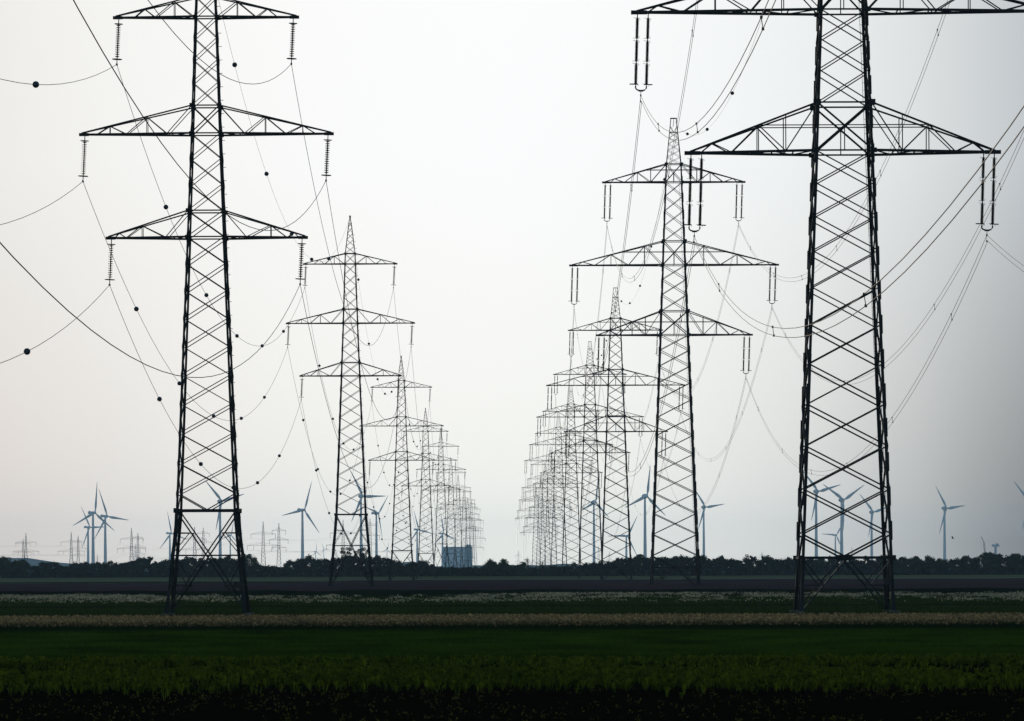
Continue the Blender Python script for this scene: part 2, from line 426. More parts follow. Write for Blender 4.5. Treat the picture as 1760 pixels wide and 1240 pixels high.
def left_pylon(n, X, Y, zbase, low, label, tension=False):
    FAT[0] = 1 + .05 * max(0, n - 2)
    root = empty('transmission_pylon', (X, Y, zbase), label, 'pylon', 'pylons of the left row')
    W = max(4.6, low - 18.7)
    mid = low + 7.1; up = mid + 8.0; top = up + (6.4 if n > 1 else 5.0)
    tab = [(0, 4.3 + .165 * W), (W, 4.1), (low, 2.58), (mid, 2.02), (up, 1.5), (up + 1.4, 1.38), (up + 3.0, .98), (top - 1.0, .42), (top, .14)]
    for sx, sy in C4:
        leg_mb(tab, [0, W, (W + low) / 2, low, mid, up, up + 1.4, top - .05], sx, sy, [.20, .165, .145, .125, .11, .095, .065]).obj('leg', M['steel'], root)
    b = MB()
    # splayed foot section
    w0 = lerp_tab(tab, 0) / 2; wW = 2.05
    t_ = wW / (wW + w0); hc = W * (1 - t_)        # crossing height
    for i in range(4):
        a = Vector((*C4[i], 0)); c = Vector((*C4[(i + 1) % 4], 0))
        def P(e, h, fr):     # fr 0 at corner a, 1 at corner c
            w = lerp_tab(tab, h) / 2; q = a.lerp(c, fr) * w; q.z = h; return q
        b.beam(P(0, 0.2, 0), P(0, W, 1), .11, .09); b.beam(P(0, 0.2, 1), P(0, W, 0), .11, .09)
        b.beam(P(0, hc, 0), P(0, hc, 1), .09)
        b.beam(P(0, W, 0), P(0, W, 1), .17)
        for (h, fr_) in ((hc + (W - hc) * .5, None), (hc * .5, None)):
            u = lerp_tab(tab, h); # where the diagonal is at this height
            f = .25 + (0.02 if h > hc else 0)
            f = .5 * (1 - abs(h - hc) / (W - hc)) if h > hc else .5 * (1 - abs(h - hc) / hc)
            b.beam(P(0, h, 0), P(0, h, f), .07); b.beam(P(0, h, 1), P(0, h, 1 - f), .07)
            b.beam(P(0, h, f), P(0, hc, 0), .055); b.beam(P(0, h, 1 - f), P(0, hc, 1), .055)
            if h < hc:
                b.beam(P(0, h, f), P(0, 0.4, 0), .045); b.beam(P(0, h, 1 - f), P(0, 0.4, 1), .045)
    nd = split(W, low, 1.85, 2.1); hp = (nd[1] - nd[0])
    nodes = split(W + hp * .52, low, 1.85, 2.12)
    w1 = lerp_tab(tab, nodes[0]) / 2
    for i in range(4):
        a = Vector((*C4[i], 0)); c = Vector((*C4[(i + 1) % 4], 0)); m_ = (a + c) / 2
        q = m_ * wW; q.z = W
        for e in (a, c):
            p = e * w1; p.z = nodes[0]; b.beam(p, q, .075)
    body_x(b, tab, nodes, .075)
    body_x(b, tab, [low, low + 1.8], .075); body_x(b, tab, split(low + 1.8, mid, 1.7, 1.8), .065)
    body_x(b, tab, [mid, mid + 1.9], .095); body_x(b, tab, split(mid + 1.9, up, 1.4, 1.6), .06)
    body_x(b, tab, [up, up + 1.4], .06)
    for h in (low, low + 1.8, mid, mid + 1.9, up, up + 1.4): ring(b, tab, h, .09)
    for h, g in ((low, .24), (low + 1.8, .28), (mid, .24), (mid + 1.9, .30), (up, .2), (up + 1.4, .22), (W, .32)):
        w = lerp_tab(tab, h) / 2
        for sx, sy in C4: b.box((sx * w, sy * (w + .02), h), g, .05, g)
    if n <= 4:
        pg = MB(); h = 3.0
        pg.beam((lerp_tab(tab, 3) / 2 + .02, -lerp_tab(tab, 3) / 2, 3), (lerp_tab(tab, low) / 2 + .02, -lerp_tab(tab, low) / 2, low), .02)
        pg.beam((lerp_tab(tab, low) / 2 + .02, -lerp_tab(tab, low) / 2, low), (lerp_tab(tab, top - 2) / 2 + .02, -lerp_tab(tab, top - 2) / 2, top - 2), .02)
        while h < top - 2:     # climbing pegs on the right hand front leg
            w = lerp_tab(tab, h) / 2; pg.beam((w + .02, -w, h), (w + .30, -w, h), .035); h += .92
        pg.obj('climbing_pegs', M['steel'], root)
    b.obj('bracing', M['steel'], root)
    pk = MB(); body_x(pk, tab, split(up + 1.4, top - .8, .62, .95), .045)
    pk.beam((0, 0, top - 1.2), (0, 0, top), .05); pk.box((0, 0, top), .24, .24, .25); pk.beam((0, -.25, top - .1), (0, .25, top - .1), .06)
    pk.obj('peak', M['steel'], root)
    specs = [(low, 1.8, 6.75, [('t', lerp_tab(tab, low + 1.8) / 2), ('b', 2.75), ('t', 4.4), ('b', 5.5), ('t', 6.0), ('b', 6.3)], [4.4]),
             (mid, 1.9, 8.55, [('t', lerp_tab(tab, mid + 1.9) / 2), ('b', 2.65), ('t', 4.05), ('b', 5.45), ('t', 6.6), ('b', 7.5)], [4.05, 6.6]),
             (up, 1.4, 6.2, [('b', .8), ('t', 2.15), ('b', 3.45), ('t', 4.2), ('b', 4.9)], [2.15])]
    att = []
    for (h, jh, half, web, vs) in specs:
        mb = MB()
        for s_ in (-1, 1): arm_mb(mb, s_, h, jh, half, lerp_tab(tab, h), lerp_tab(tab, h + jh), web, vs)
        mb.obj('cross_arm', M['steel'], root)
        for s_ in (-1, 1):
            x = s_ * (half - .22)
            if tension:
                put('tension_insulator', tension_mesh(s_), root, (x, 0, h - .1)); q = Vector((x, 0, -.9 + h))
            else:
                i_ = put('insulator_string', DISC, root, (x, 0, h - .07), (0, LEAN, 0))
                if n <= 3: put('arcing_ring', DFIT, i_)
                q = Vector((x - math.sin(LEAN) * 3.14, 0, h - .07 - math.cos(LEAN) * 3.14))
            att.append(root.location + q)
    if n <= 2:
        for sx, sy in C4:
            ft = MB(); a0 = lerp_tab(tab, 0) / 2; ft.tube([(sx*a0, sy*a0, -.3), (sx*a0, sy*a0, .10), (sx*a0, sy*a0, .15)], [.34, .32, .26], 10); ft.obj('footing', M['concrete'], root)
    if n <= 4:
        w = lerp_tab(tab, 2.1) / 2; p_ = MB(); p_.box((w - .35, -w - .06, 2.1), .55, .04, .42); p_.obj('number_plate', M['plate'], root)
    return att, root.location + Vector((0, 0, top + .02))

def right_pylon(n, X, Y, zbase, low, waist, label, tension=False):
    FAT[0] = 1 + .05 * max(0, n - 2)
    root = empty('transmission_pylon', (X, Y, zbase), label, 'pylon', 'pylons of the right row')
    mid = low + 9.7; up = mid + 11.5; top = up + 8.9
    tab = [(0, 3.95 + .081 * low), (low, 3.95), (mid, 3.2), (up, 2.32), (up + 2.5, 2.1), (top - 2.0, 1.12), (top, .82)]
    hs = [0, waist, (waist + low) / 2, low, mid, up, up + 2.5, top]
    ths = [.235, .20, .185, .165, .145, .11, .09]
    for sx, sy in C4:
        l = leg_mb(tab, hs, sx, sy, ths)
        k = 0; h = waist + 1.2
        while h < up:         # lapped splice plates give the legs their stepped outline
            a = lerp_tab(tab, h) / 2; c = lerp_tab(tab, h + 1.3) / 2
            l.beam((sx * (a - .01), sy * a, h), (sx * (c + .02), sy * c, h + 1.3), .04, .12); h += 2.35
        l.obj('leg', M['steelR'], root)
    b = MB(); wW = lerp_tab(tab, waist) / 2; w0 = lerp_tab(tab, 0) / 2
    for i in range(4):
        a = Vector((*C4[i], 0)); c = Vector((*C4[(i + 1) % 4], 0))
        def P(h, fr):
            w = lerp_tab(tab, h) / 2; q = a.lerp(c, fr) * w; q.z = h; return q
        b.beam(P(waist, 0), P(waist, 1), .17); b.beam(P(.15, .02), P(waist, .5), .15, .1); b.beam(P(.15, .98), P(waist, .5), .15, .1)
        b.beam(P(waist, 0), P(waist * .5, .25), .08); b.beam(P(waist, 1), P(waist * .5, .75), .08)
        b.beam(P(waist * .5, 0), P(waist * .5, .25), .06); b.beam(P(waist * .5, 1), P(waist * .5, .75), .06)
        g = P(waist, .5); b.box((g.x, g.y, g.z), .7 if abs(g.y) > abs(g.x) else .08, .08 if abs(g.y) > abs(g.x) else .7, .4)
    nodes = split(waist + 1.6, low, 2.15, 3.1); w1 = lerp_tab(tab, nodes[0]) / 2
    for i in range(4):
        a = Vector((*C4[i], 0)); c = Vector((*C4[(i + 1) % 4], 0)); q = (a + c) / 2 * wW; q.z = waist
        for e in (a, c):
            p = e * w1; p.z = nodes[0]; b.beam(p, q, .12)
    for h0, h1 in zip(nodes, nodes[1:]): body_x(b, tab, [h0, h1], .125 if h0 < low - 12 else .10)
    body_x(b, tab, [low, low + 3.3], .15); body_x(b, tab, split(low + 3.3, mid, 1.9, 2.3), .095)
    body_x(b, tab, [mid, mid + 3.3], .13); body_x(b, tab, split(mid + 3.3, up, 1.9, 2.1), .085)
    body_x(b, tab, [up, up + 2.5], .10)
    for h in (low, low + 3.3, mid, mid + 3.3, up, up + 2.5):
        ring(b, tab, h, .11)
    for h, jh in ((low, 3.3), (mid, 3.3), (up, 2.5)):
        w = lerp_tab(tab, h + jh / 2) / 2
        for s_ in (-1, 1): b.beam((0, s_ * w, h), (0, s_ * w, h + jh / 2), .07)
    for h, g in ((low, .42), (low + 3.3, .52), (mid, .42), (mid + 3.3, .5), (up, .36), (up + 2.5, .42), (waist, .4)):
        w = lerp_tab(tab, h) / 2
        for sx, sy in C4: b.box((sx * (w + .02), sy * (w + .03), h), g, .06, g * .8)
    if n <= 2 and False:       # ladder up one rear corner
        h = 2.0; a = []
        while h < up:
            w = lerp_tab(tab, h) / 2; b.beam((w - .62, w - .3, h), (w - .25, w - .3, h), .03); h += .5
    b.obj('bracing', M['steelR'], root)
    if n <= 2:       # ladder inside one rear corner
        ld = MB(); h = 2.0
        while h < up:
            w = lerp_tab(tab, h) / 2; ld.beam((w - .42, 0, h), (w - .08, 0, h), .028); h += .5
        for q in (.42, .08): ld.beam((lerp_tab(tab, 2) / 2 - q, 0, 2), (lerp_tab(tab, low) / 2 - q, 0, low), .028); ld.beam((lerp_tab(tab, low) / 2 - q, 0, low), (lerp_tab(tab, up) / 2 - q, 0, up), .028)
        ld.obj('ladder', M['steelR'], root)
    pk = MB(); body_x(pk, tab, split(up + 2.5, top - 2.0, .75, 1.0), .05); ring(pk, tab, top - 2.0, .08); ring(pk, tab, top - .05, .09)
    w = .41
    for s_ in (-1, 1):
        w2 = lerp_tab(tab, top - 1.1) / 2; w3 = lerp_tab(tab, top - 2) / 2
        pk.beam((-w2, s_ * w2, top - 1.1), (0, s_ * w3, top - 2), .05); pk.beam((w2, s_ * w2, top - 1.1), (0, s_ * w3, top - 2), .05)
    pk.tube([(0, 0, top - .05), (0, 0, top - 1.2)], .03, 5); pk.beam((-.35, 0, top - .05), (.35, 0, top - .05), .06)
    pk.obj('peak', M['steelR'], root)
    T = lambda h: lerp_tab(tab, h)
    specs = [(low, 3.3, 10.5, [('t', T(low + 3.3) / 2), ('b', 4.0), ('t', 5.85), ('b', 7.7), ('t', 9.0), ('b', 9.8)], [4.0, 5.85], 5.85),
             (mid, 3.3, 14.15, [('b', T(mid) / 2), ('t', 4.1), ('b', 6.35), ('t', 8.75), ('b', 11.0), ('t', 12.7), ('b', 13.4)], [4.1, 8.75], 7.3),
             (up, 2.5, 9.55, [('t', T(up + 2.5) / 2), ('b', 3.2), ('t', 5.05), ('b', 6.85), ('t', 8.2), ('b', 8.8)], [3.2, 5.05], 3.9)]
    att = []
    for (h, jh, half, web, vs, hor) in specs:
        mb = MB()
        for s_ in (-1, 1): arm_mb(mb, s_, h, jh, half, T(h), T(h + jh), web, vs, hor, tc=.12, tb=.17, tw=.075, tip=.8)
        mb.obj('cross_arm', M['steelR'], root)
        for s_ in (-1, 1):
            x = s_ * (half - .42)
            if tension:
                put('tension_insulator', tension_mesh(s_), root, (x, 0, h - .1)); q = Vector((x, 0, h - .9))
            else:
                y_ = put('insulator_set', YOKE, root, (x, 0, h - .1), (0, R(1.7), 0))
                for dx in (-.37, .37):
                    put('insulator_string', ROD, y_, (dx, 0, 0))
                    if n <= 2: put('arcing_horns', HORN, y_, (dx, 0, 0))
                q = Vector((x - math.sin(R(1.7)) * 5.62, 0, h - .1 - 5.62))
            att.append(root.location + q)
    if n <= 2:
        for sx, sy in C4:
            ft = MB(); a0 = T(0) / 2; ft.tube([(sx*a0, sy*a0, -.3), (sx*a0, sy*a0, .12), (sx*a0, sy*a0, .17)], [.38, .36, .3], 10); ft.obj('footing', M['concrete'], root)
    if n <= 3:
        p_ = MB(); p_.box((T(2.2) / 2 - .45, -T(2.2) / 2 - .09, 2.2), .55, .04, .42); p_.obj('number_plate', M['plate'], root)
    return att, root.location + Vector((0, 0, top - .3))

ORD = ['nearest', 'second', 'third', 'fourth', 'fifth', 'sixth', 'seventh', 'eighth', 'ninth', 'tenth', 'eleventh']
# photo: x centre, y of the middle arm, pixels per metre, y of the foot
Lp = [(354.9, 231, 25.08, 1057), (602.3, 556, 12.74, 1004), (690.0, 732.5, 8.31, 998), (731.6, 791.6, 6.2, 997), (758, 807.5, 4.95, 991),
      (775, 846, 4.11, None), (787.3, 867, 3.5, None), (797.6, 884.5, 3.05, None), (804, 894, 2.7, None), (810.5, 895.2, 2.45, None), (815.5, 926, 2.2, None)]
Rp = [(1447.5, 20.5, 24.95, 1052), (1158.5, 456, 12.39, 1006), (1058.2, 662.5, 8.22, 997), (1014.3, 717, 6.36, 996), (981.7, 764.7, 4.99, 990),
      (960, 792.3, 4.08, None), (946.2, 838.7, 3.45, None), (937, 859.7, 3.14, None), (929.5, 878.4, 2.83, None), (921.6, 891, 2.53, None)]
Latt = []; Ratt = []
for i, (x, ym, s, yb) in enumerate(Lp):
    Y = F / s; p = pt(x, ym, Y); zb = gz(Y)
    low = p.z - zb - 7.1
    lab = ORD[i] + ' pylon of the left row, dark lattice with three cross arms'
    if i == 10: lab = 'farthest pylon of the left row, insulators pulled sideways, beside the grey building'
    Latt.append(left_pylon(i + 1, p.x, Y, zb, low, lab, i == 10))
for i, (x, ym, s, yb) in enumerate(Rp):
    Y = F / s; p = pt(x, ym, Y); zb = gz(Y)
    low = p.z - zb - 9.7
    lab = ORD[i] + ' pylon of the right row, tall dark lattice with double insulator strings'
    if i == 0: lab = 'nearest pylon of the right row, huge dark lattice cut off at the top'
    if i == 9: lab = 'farthest pylon of the right row, insulators pulled sideways, above the bare tree'
    Ratt.append(right_pylon(i + 1, p.x, Y, zb, low, 3.8 if i == 0 else 3.1, lab, i == 9))

# ------------------------------------------------------------------ conductors
def span_pts(a, b, sag, n):
    out = []
    for i in range(n + 1):
        t = i / n; p = a.lerp(b, t); p.z -= 4 * sag * t * (1 - t); out.append(p)
    return out
ball_mesh = None
def ball():
    global ball_mesh
    mb = MB(); n = 9; pr = [(math.cos(math.pi * i / n), math.sin(math.pi * i / n)) for i in range(n + 1)]
    mb.tube([(0, -.185 * c, 0) for c, s_ in pr], [max(.001, .185 * s_) for c, s_ in pr], 12)
    mb.tube([(0, -.02, 0), (0, .02, 0)], .195, 12)
    mb.tube([(0, -.34, 0), (0, .34, 0)], .03, 6)
    ball_mesh = mb.mesh('marker_ball', M['ball'], True)
ball()

L0 = Vector((-20.1, -7, 0)); R0 = Vector((22.9, -4, 0))
l0att = [L0 + Vector((sx * hx - .15, 0, z)) for z, hx in ((28.6, 6.53), (35.7, 8.33), (43.7, 5.98)) for sx in (-1, 1)]
l0top = L0 + Vector((0, 0, 53.5))
r0att = [R0 + Vector((sx * hx - .15, 0, z)) for z, hx in ((29.4, 10.08), (39.6, 13.73), (51.1, 9.13)) for sx in (-1, 1)]
r0top = R0 + Vector((0, 0, 66))

def string_pts(nodes, sag0, per=330.0):
    spans = []
    for i in range(len(nodes) - 1):
        a, b = nodes[i], nodes[i+1]; d = (b - a).length; sg = sag0 * (d / per) ** 2
        spans.append(span_pts(a, b, sg, 40 if i < 2 else (22 if i < 5 else 12)))
    return spans
def balls_on(parent, spans, t0=.15, dt=.161, cnt=5, near=True):
    for i, sp in enumerate(spans):
        n = len(sp) - 1
        for k in range(cnt):
            t = t0 + dt * k + random.uniform(-.006, .006)
            if i == 0: t = .829 - dt * k
            if t >= .97: continue
            j = min(n - 1, int(t * n)); f = t * n - j; p = sp[j].lerp(sp[j+1], f)
            put('marker_ball', ball_mesh, parent, p)
PH = [('lower', 'outer left'), ('lower', 'inner right'), ('middle', 'outer left'), ('middle', 'inner right'), ('upper', 'outer left'), ('upper', 'inner right')]
for k in range(6):
    nodes = [l0att[k]] + [a[0][k] for a in Latt]
    if k % 2 == 1 or True:
        spans = string_pts(nodes, 14.4)
    mb = MB()
    pts = [spans[0][0]] + [p for sp in spans for p in sp[1:]]
    mb.tube(pts, .019, 5)
    o = mb.obj('conductor', M['alu'])
    lv, sd = PH[k]
    tag(o, f'single cable on the {lv} arms of the left row, {sd} side' + (', dotted with balls' if k % 2 == 0 else ''), 'power cable', 'cables of the left row')
    if k % 2 == 0: balls_on(o, spans)
mb = MB(); spans = string_pts([l0top] + [a[1] for a in Latt], 14.2)
mb.tube([spans[0][0]] + [p for sp in spans for p in sp[1:]], .011, 4)
o = tag(mb.obj('earth_wire', M['alu']), 'thin top wire joining the peaks of the left row, dotted with marker balls', 'earth wire', 'cables of the left row')
balls_on(o, spans, .115, .155)
for k in range(6):
    nodes = [r0att[k]] + [a[0][k] for a in Ratt]; spans = string_pts(nodes, 14.8)
    lv = PH[k][0]; sd = ['inner left', 'outer right'][k % 2]
    root = empty('conductor_bundle', nodes[0], f'pair of cables on the {lv} arms of the right row, {sd} side', 'power cable', 'cable pairs of the right row')
    off = Vector(nodes[0])
    P = [spans[0][0]] + [p for sp in spans for p in sp[1:]]
    for dz in (0, -.42):
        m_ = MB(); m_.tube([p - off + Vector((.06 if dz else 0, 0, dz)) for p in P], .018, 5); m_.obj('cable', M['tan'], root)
    for i, sp in enumerate(spans[:7]):
        n = len(sp) - 1
        for q in range(6):
            t = (.167 + q * .1795) if i == 0 else (.08 + q * .165)
            if t > .97: continue
            j = min(n - 1, int(t * n)); p = sp[j].lerp(sp[j+1], t * n - j) - off
            s_ = MB(); s_.tube([(0, 0, .0), (.06, 0, -.42)], .016, 4); s_.box((0, 0, 0), .09, .14, .10); s_.box((.06, 0, -.42), .09, .14, .10)
            s_.obj('spacer', M['steelR'], root, loc=p)
mb = MB(); spans = string_pts([r0top] + [a[1] for a in Ratt], 11.6)
mb.tube([spans[0][0]] + [p for sp in spans for p in sp[1:]], .011, 4)
o = tag(mb.obj('earth_wire', M['alu']), 'thin top wire joining the peaks of the right row, dotted with marker balls', 'earth wire', 'cables of the right row')
balls_on(o, spans, .11, .185, 5)

# ------------------------------------------------------------------ distant pylons
def far_pylon(x, ytop, s, arms, label, grp, lines=None, two=False):
    """arms: list of (y, half width px)"""
    Y = F / s; p = pt(x, ytop, Y); H = p.z
    root = empty('distant_pylon', (p.x, Y, 0), label, 'pylon', grp)
    arms_m = [(pt(x, ya, Y).z, hp / s) for ya, hp in arms]
    wl = 2.2; lowz = arms_m[-1][0]
    tab = [(0, wl + .1 * lowz), (lowz, wl), (arms_m[0][0], 1.6), (H, .2)]
    th = .17
    b = MB()
    for sx, sy in C4:
        for (h0, a0), (h1, a1) in zip(tab, tab[1:]): b.beam((sx*a0/2, sy*a0/2, h0), (sx*a1/2, sy*a1/2, h1), th * 1.4)
    body_x(b, tab, split(0, H * .93, 1.6, 4.2), th * .6)
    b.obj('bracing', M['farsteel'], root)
    att = []
    for ai, (z, half) in enumerate(arms_m):
        mb = MB()
        for s_ in (-1, 1):
            for d in (-1, 1):
                mb.beam((0, d * .9, z), (s_ * half, 0, z), th); mb.beam((0, d * .9, z + 2.2), (s_ * half, 0, z + .15), th * .8)
            for q in range(4):
                x0 = half * (q + .5) / 5; mb.beam((s_ * x0, 0, z), (s_ * (x0 + half / 9), 0, z + 2.0 * (1 - (x0 + half / 9) / half)), th * .6)
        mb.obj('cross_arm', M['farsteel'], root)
        for s_ in (-1, 1):
            for fr in ((.97, .58) if (two and ai == len(arms_m) - 1) else (.97,)):
                i_ = MB(); i_.tube([(0, 0, 0), (0, 0, -3.6)], .13, 5); i_.obj('insulator_string', M['glass'], root, loc=(s_ * half * fr, 0, z - .1))
                att.append(Vector((p.x + s_ * half * fr, Y, z - 3.7)))
    return att
G1 = 'distant two-armed pylons beyond the treeline'; G2 = 'distant three-armed pylons beyond the treeline'
fa = []
fa.append(far_pylon(44.5, 916.4, 1.62, [(932.6, 18), (948.2, 22.8)], 'leftmost distant two-armed pylon, over the far hill', G1, two=True))
fa.append(far_pylon(122.4, 914.8, 1.64, [(932.2, 18.3), (948, 23.7)], 'distant two-armed pylon just left of the three clustered turbines', G1, two=True))
fa.append(far_pylon(226, 907.5, 1.80, [(926.9, 20), (943.4, 24.9)], 'distant two-armed pylon between the turbine cluster and the nearest left pylon', G1, two=True))
fa.append(far_pylon(334.4, 906, 1.92, [(927, 20.5), (945.5, 26)], 'distant two-armed pylon seen between the feet of the nearest left pylon', G1, two=True))
fa.append(far_pylon(452.3, 897, 2.02, [(918.5, 21.7), (938, 28.2)], 'larger distant two-armed pylon right of the nearest left pylon', G1, two=True))
fa.append(far_pylon(589.6, 894, 2.1, [(917, 23), (937.5, 29.5)], 'distant two-armed pylon seen through the foot of the second left pylon', G1, two=True))
far_pylon(39.7, 926.7, 1.30, [(935, 13), (950, 15)], 'faint smaller pylon just behind the leftmost distant pylon', G2)
far_pylon(134.3, 921, 1.5, [(932, 11), (943, 14), (955, 11.5)], 'faint slim pylon just left of the turbine cluster', G2)
far_pylon(236.9, 916.4, 1.6, [(925, 10), (941, 14), (953, 12)], 'faint slim pylon overlapping the pylon right of the turbine cluster', G2)
far_pylon(349.4, 907.5, 1.75, [(917.4, 10.7), (932.5, 15), (945.5, 12)], 'slim distant three-armed pylon framed in the foot of the nearest left pylon', G2)
far_pylon(479.2, 899.8, 1.95, [(912.6, 12), (928.2, 16.5), (941.8, 12.8)], 'slim distant three-armed pylon left of the lone turbine', G2)
far_pylon(636, 891.5, 2.0, [(903.5, 12.5), (921, 16.8), (936, 13)], 'slim distant three-armed pylon right of the second left pylon', G2)
far_pylon(232.5, 935, 1.0, [(948, 9), (957, 11)], 'tiny pale pylon low behind the slim pylons right of the turbine cluster', G2)
far_pylon(167.4, 953, .8, [(960, 3), (965, 3.5)], 'tiny squat pylon between two clustered turbine towers', G2)
far_pylon(891, 947, 1.1, [(955, 5), (966, 6)], 'tiny pylon left of the right row, behind the bare tree', G2)
far_pylon(1029, 939, 1.1, [(948, 5), (956, 6)], 'tiny pylon right of a turbine tower, between the third and fourth right pylons', G2)
far_pylon(1047.5, 948, 1.0, [(955, 4.5), (962, 5)], 'tiny pylon seen inside the third right pylon', G2)
far_pylon(1309.5, 949, 1.1, [(955, 4), (960, 5)], 'tiny pylon tip over the treeline left of the nearest right pylon', G2)
far_pylon(1464, 941, 1.0, [(950, 4), (957, 5)], 'tiny pylon seen inside the nearest right pylon', G2)
for k in range(len(fa[0])):
    P = []
    nodes = [a[k] for a in fa]; nodes.insert(0, nodes[0] * 2 - nodes[1]); nodes.append(nodes[-1] * 2 - nodes[-2])
    mb = MB(); sp = string_pts(nodes, 6, 300)
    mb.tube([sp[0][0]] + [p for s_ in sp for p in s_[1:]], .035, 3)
    tag(mb.obj('distant_conductor', M['farsteel']), 'hair-thin sagging cable strung between the distant two-armed pylons', 'power cable', 'cables between distant pylons')

# ------------------------------------------------------------------ wind turbines
def blade_mesh(L, c):
    mb = MB(); v = []; f = []
    st = [(0, .9, .9, 0), (.04, .85, .85, 0), (.10, 1.0, .6, .3), (.18, 1.7, .42, .45), (.27, 1.85, .34, .4), (.45, 1.35, .24, .25), (.7, .85, .16, .12), (.92, .45, .09, .05), (1.0, .08, .04, 0)]
    n = 8
    for (t, ch, thk, off) in st:
        for k in range(n):
            a = 2 * math.pi * k / n
            mb.v.append(Vector((off * c + math.cos(a) * ch * c, math.sin(a) * thk * c, t * L)))
    for i in range(len(st) - 1):
        for k in range(n): mb.f.append((i*n+k, i*n+(k+1) % n, (i+1)*n+(k+1) % n, (i+1)*n+k))
    mb.f.append(tuple(range(n - 1, -1, -1))); mb.f.append(tuple((len(st)-1)*n + k for k in range(n)))
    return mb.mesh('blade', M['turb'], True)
BL = blade_mesh(42.0, 1.0); BLfat = blade_mesh(42.0, 1.22)
GT = 'wind turbines beyond the treeline'
def turbine(xt, hub, tips, label, fat=False, gmax=1e9):
    dy = [t[1] for t in tips]; dx = [t[0] for t in tips]
    c = [math.cos(2*math.pi*k/3) for k in range(3)]; s = [math.sin(2*math.pi*k/3) for k in range(3)]
    A = 2/3 * sum(a * b for a, b in zip(dy, c)); B = -2/3 * sum(a * b for a, b in zip(dy, s))
    L = math.hypot(A, B); th = math.atan2(B, A)
    num = sum(dx[k] * L * math.sin(th + 2*math.pi*k/3) for k in range(3)); den = sum((L * math.sin(th + 2*math.pi*k/3)) ** 2 for k in range(3))
    cph = max(.45, min(1, num / den)); phi = math.acos(cph)
    Y = 42.0 * F / L; hw = pt(hub[0], hub[1], Y)
    off = 4.2
    # the rotor axis leans towards the camera and to the right
    base = Vector((hw.x - math.sin(phi) * off, Y + math.cos(phi) * off, 0)); H = hw.z
    root = empty('wind_turbine', base, label, 'wind turbine', GT, rz=phi)
    t = MB(); N = 10
    t.tube([(0, 0, H * i / N - (2 if i == 0 else 0)) for i in range(N + 1)], [2.5 - 1.25 * i / N for i in range(N + 1)], 16); t.f = t.f
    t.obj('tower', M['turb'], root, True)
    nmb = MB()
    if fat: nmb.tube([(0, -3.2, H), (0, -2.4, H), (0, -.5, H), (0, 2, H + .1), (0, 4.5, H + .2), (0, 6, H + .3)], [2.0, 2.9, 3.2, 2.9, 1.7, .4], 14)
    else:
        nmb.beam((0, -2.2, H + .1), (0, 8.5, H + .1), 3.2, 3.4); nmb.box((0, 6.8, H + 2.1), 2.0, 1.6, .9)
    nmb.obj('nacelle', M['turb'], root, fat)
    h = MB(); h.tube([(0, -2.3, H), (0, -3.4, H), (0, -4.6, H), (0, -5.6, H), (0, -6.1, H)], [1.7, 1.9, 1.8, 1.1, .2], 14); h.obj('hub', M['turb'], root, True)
    for k in range(3):
        a = th + 2 * math.pi * k / 3
        o = put('blade', BLfat if fat else BL, root, (0, -off, H), (0, a, 0))
    return root
T_ = turbine
T_(159.6, (163.3, 881.6), [(.6, 53.8), (32, -32), (-35, -23)], 'tallest of the three clustered turbines at left, middle tower, one blade straight up')
T_(180.9, (184.3, 887.6), [(-16.9, 47.8), (33.9, -6.4), (-19.9, -40.8)], 'rightmost tower of the three clustered turbines at left')
T_(151.8, (154.4, 906.5), [(-17.9, 35.9), (23.9, .6), (-13.3, -36.9)], 'smallest and leftmost tower of the three clustered turbines')
T_(294.0, (294.6, 917), [(-6, 40.2), (27.8, -8.5), (-16.6, -25)], 'turbine half hidden by the left leg of the nearest left pylon')
T_(379.8, (381.3, 862), [(-26, 36), (40, 13), (-4, -50)], 'large turbine standing inside the nearest left pylon', True)
T_(398.9, (397.5, 920), [(8, 28), (17, -16), (-14, -6)], 'small turbine behind the right foot of the nearest left pylon')
T_(519.9, (523.3, 876.8), [(8.5, 48.9), (25, -41.5), (-38.4, -11.4)], 'lone turbine standing between the first and second left pylons')
T_(618.7, (623.5, 853.2), [(-24, 43), (38, 0), (-19, -45)], 'large round-headed turbine behind the second left pylon', True)
T_(648.6, (650.6, 882.6), [(23, 29), (9, -47), (-18, 8)], 'turbine between the second and third left pylons')
T_(717, (719.3, 910.5), [(-13, 35), (30, -7), (-10, -26)], 'turbine between the third and fourth left pylons')
T_(762.7, (762.7, 917.5), [(-6.6, 36), (28, -9.6), (-13.5, -20)], 'turbine left of the grey industrial building, behind the fifth left pylon')
T_(1021, (1023.9, 863.5), [(1.4, 43), (29, -28), (-25, -17)], 'turbine seen between the third and fourth right pylons', True)
T_(1107.7, (1112, 853), [(2, 54), (33, -34), (-40, -20.5)], 'big turbine left of the second right pylon, one blade upright', True)
T_(1078, (1078.7, 921.7), [(23.6, 37.5), (16, -34), (-32.7, 2)], 'small low turbine seen behind the third right pylon')
T_(1210.8, (1212.2, 872), [(-18, 34), (37, 5), (-12, -41)], 'turbine just right of the second right pylon', True)
T_(1404, (1406, 845), [(-26, 36), (44.6, 10), (-11.4, -53)], 'tallest turbine inside the nearest right pylon, by its left leg', True)
T_(1447, (1449.8, 859.8), [(37, 26), (0, -55), (-39, 26.7)], 'turbine in the middle of the nearest right pylon, blades in a Y', True)
T_(1498, (1501, 880.5), [(-27.8, 31), (33, 11), (-8.5, -44)], 'turbine by the right leg of the nearest right pylon', True)
T_(1435, (1437.6, 920), [(10, 26), (15.6, -30), (-29, 1)], 'smallest low turbine inside the nearest right pylon')
T_(1626, (1627, 874), [(-22.4, 39), (36, 5), (-9.7, -44.6)], 'lone turbine right of the nearest right pylon', True)
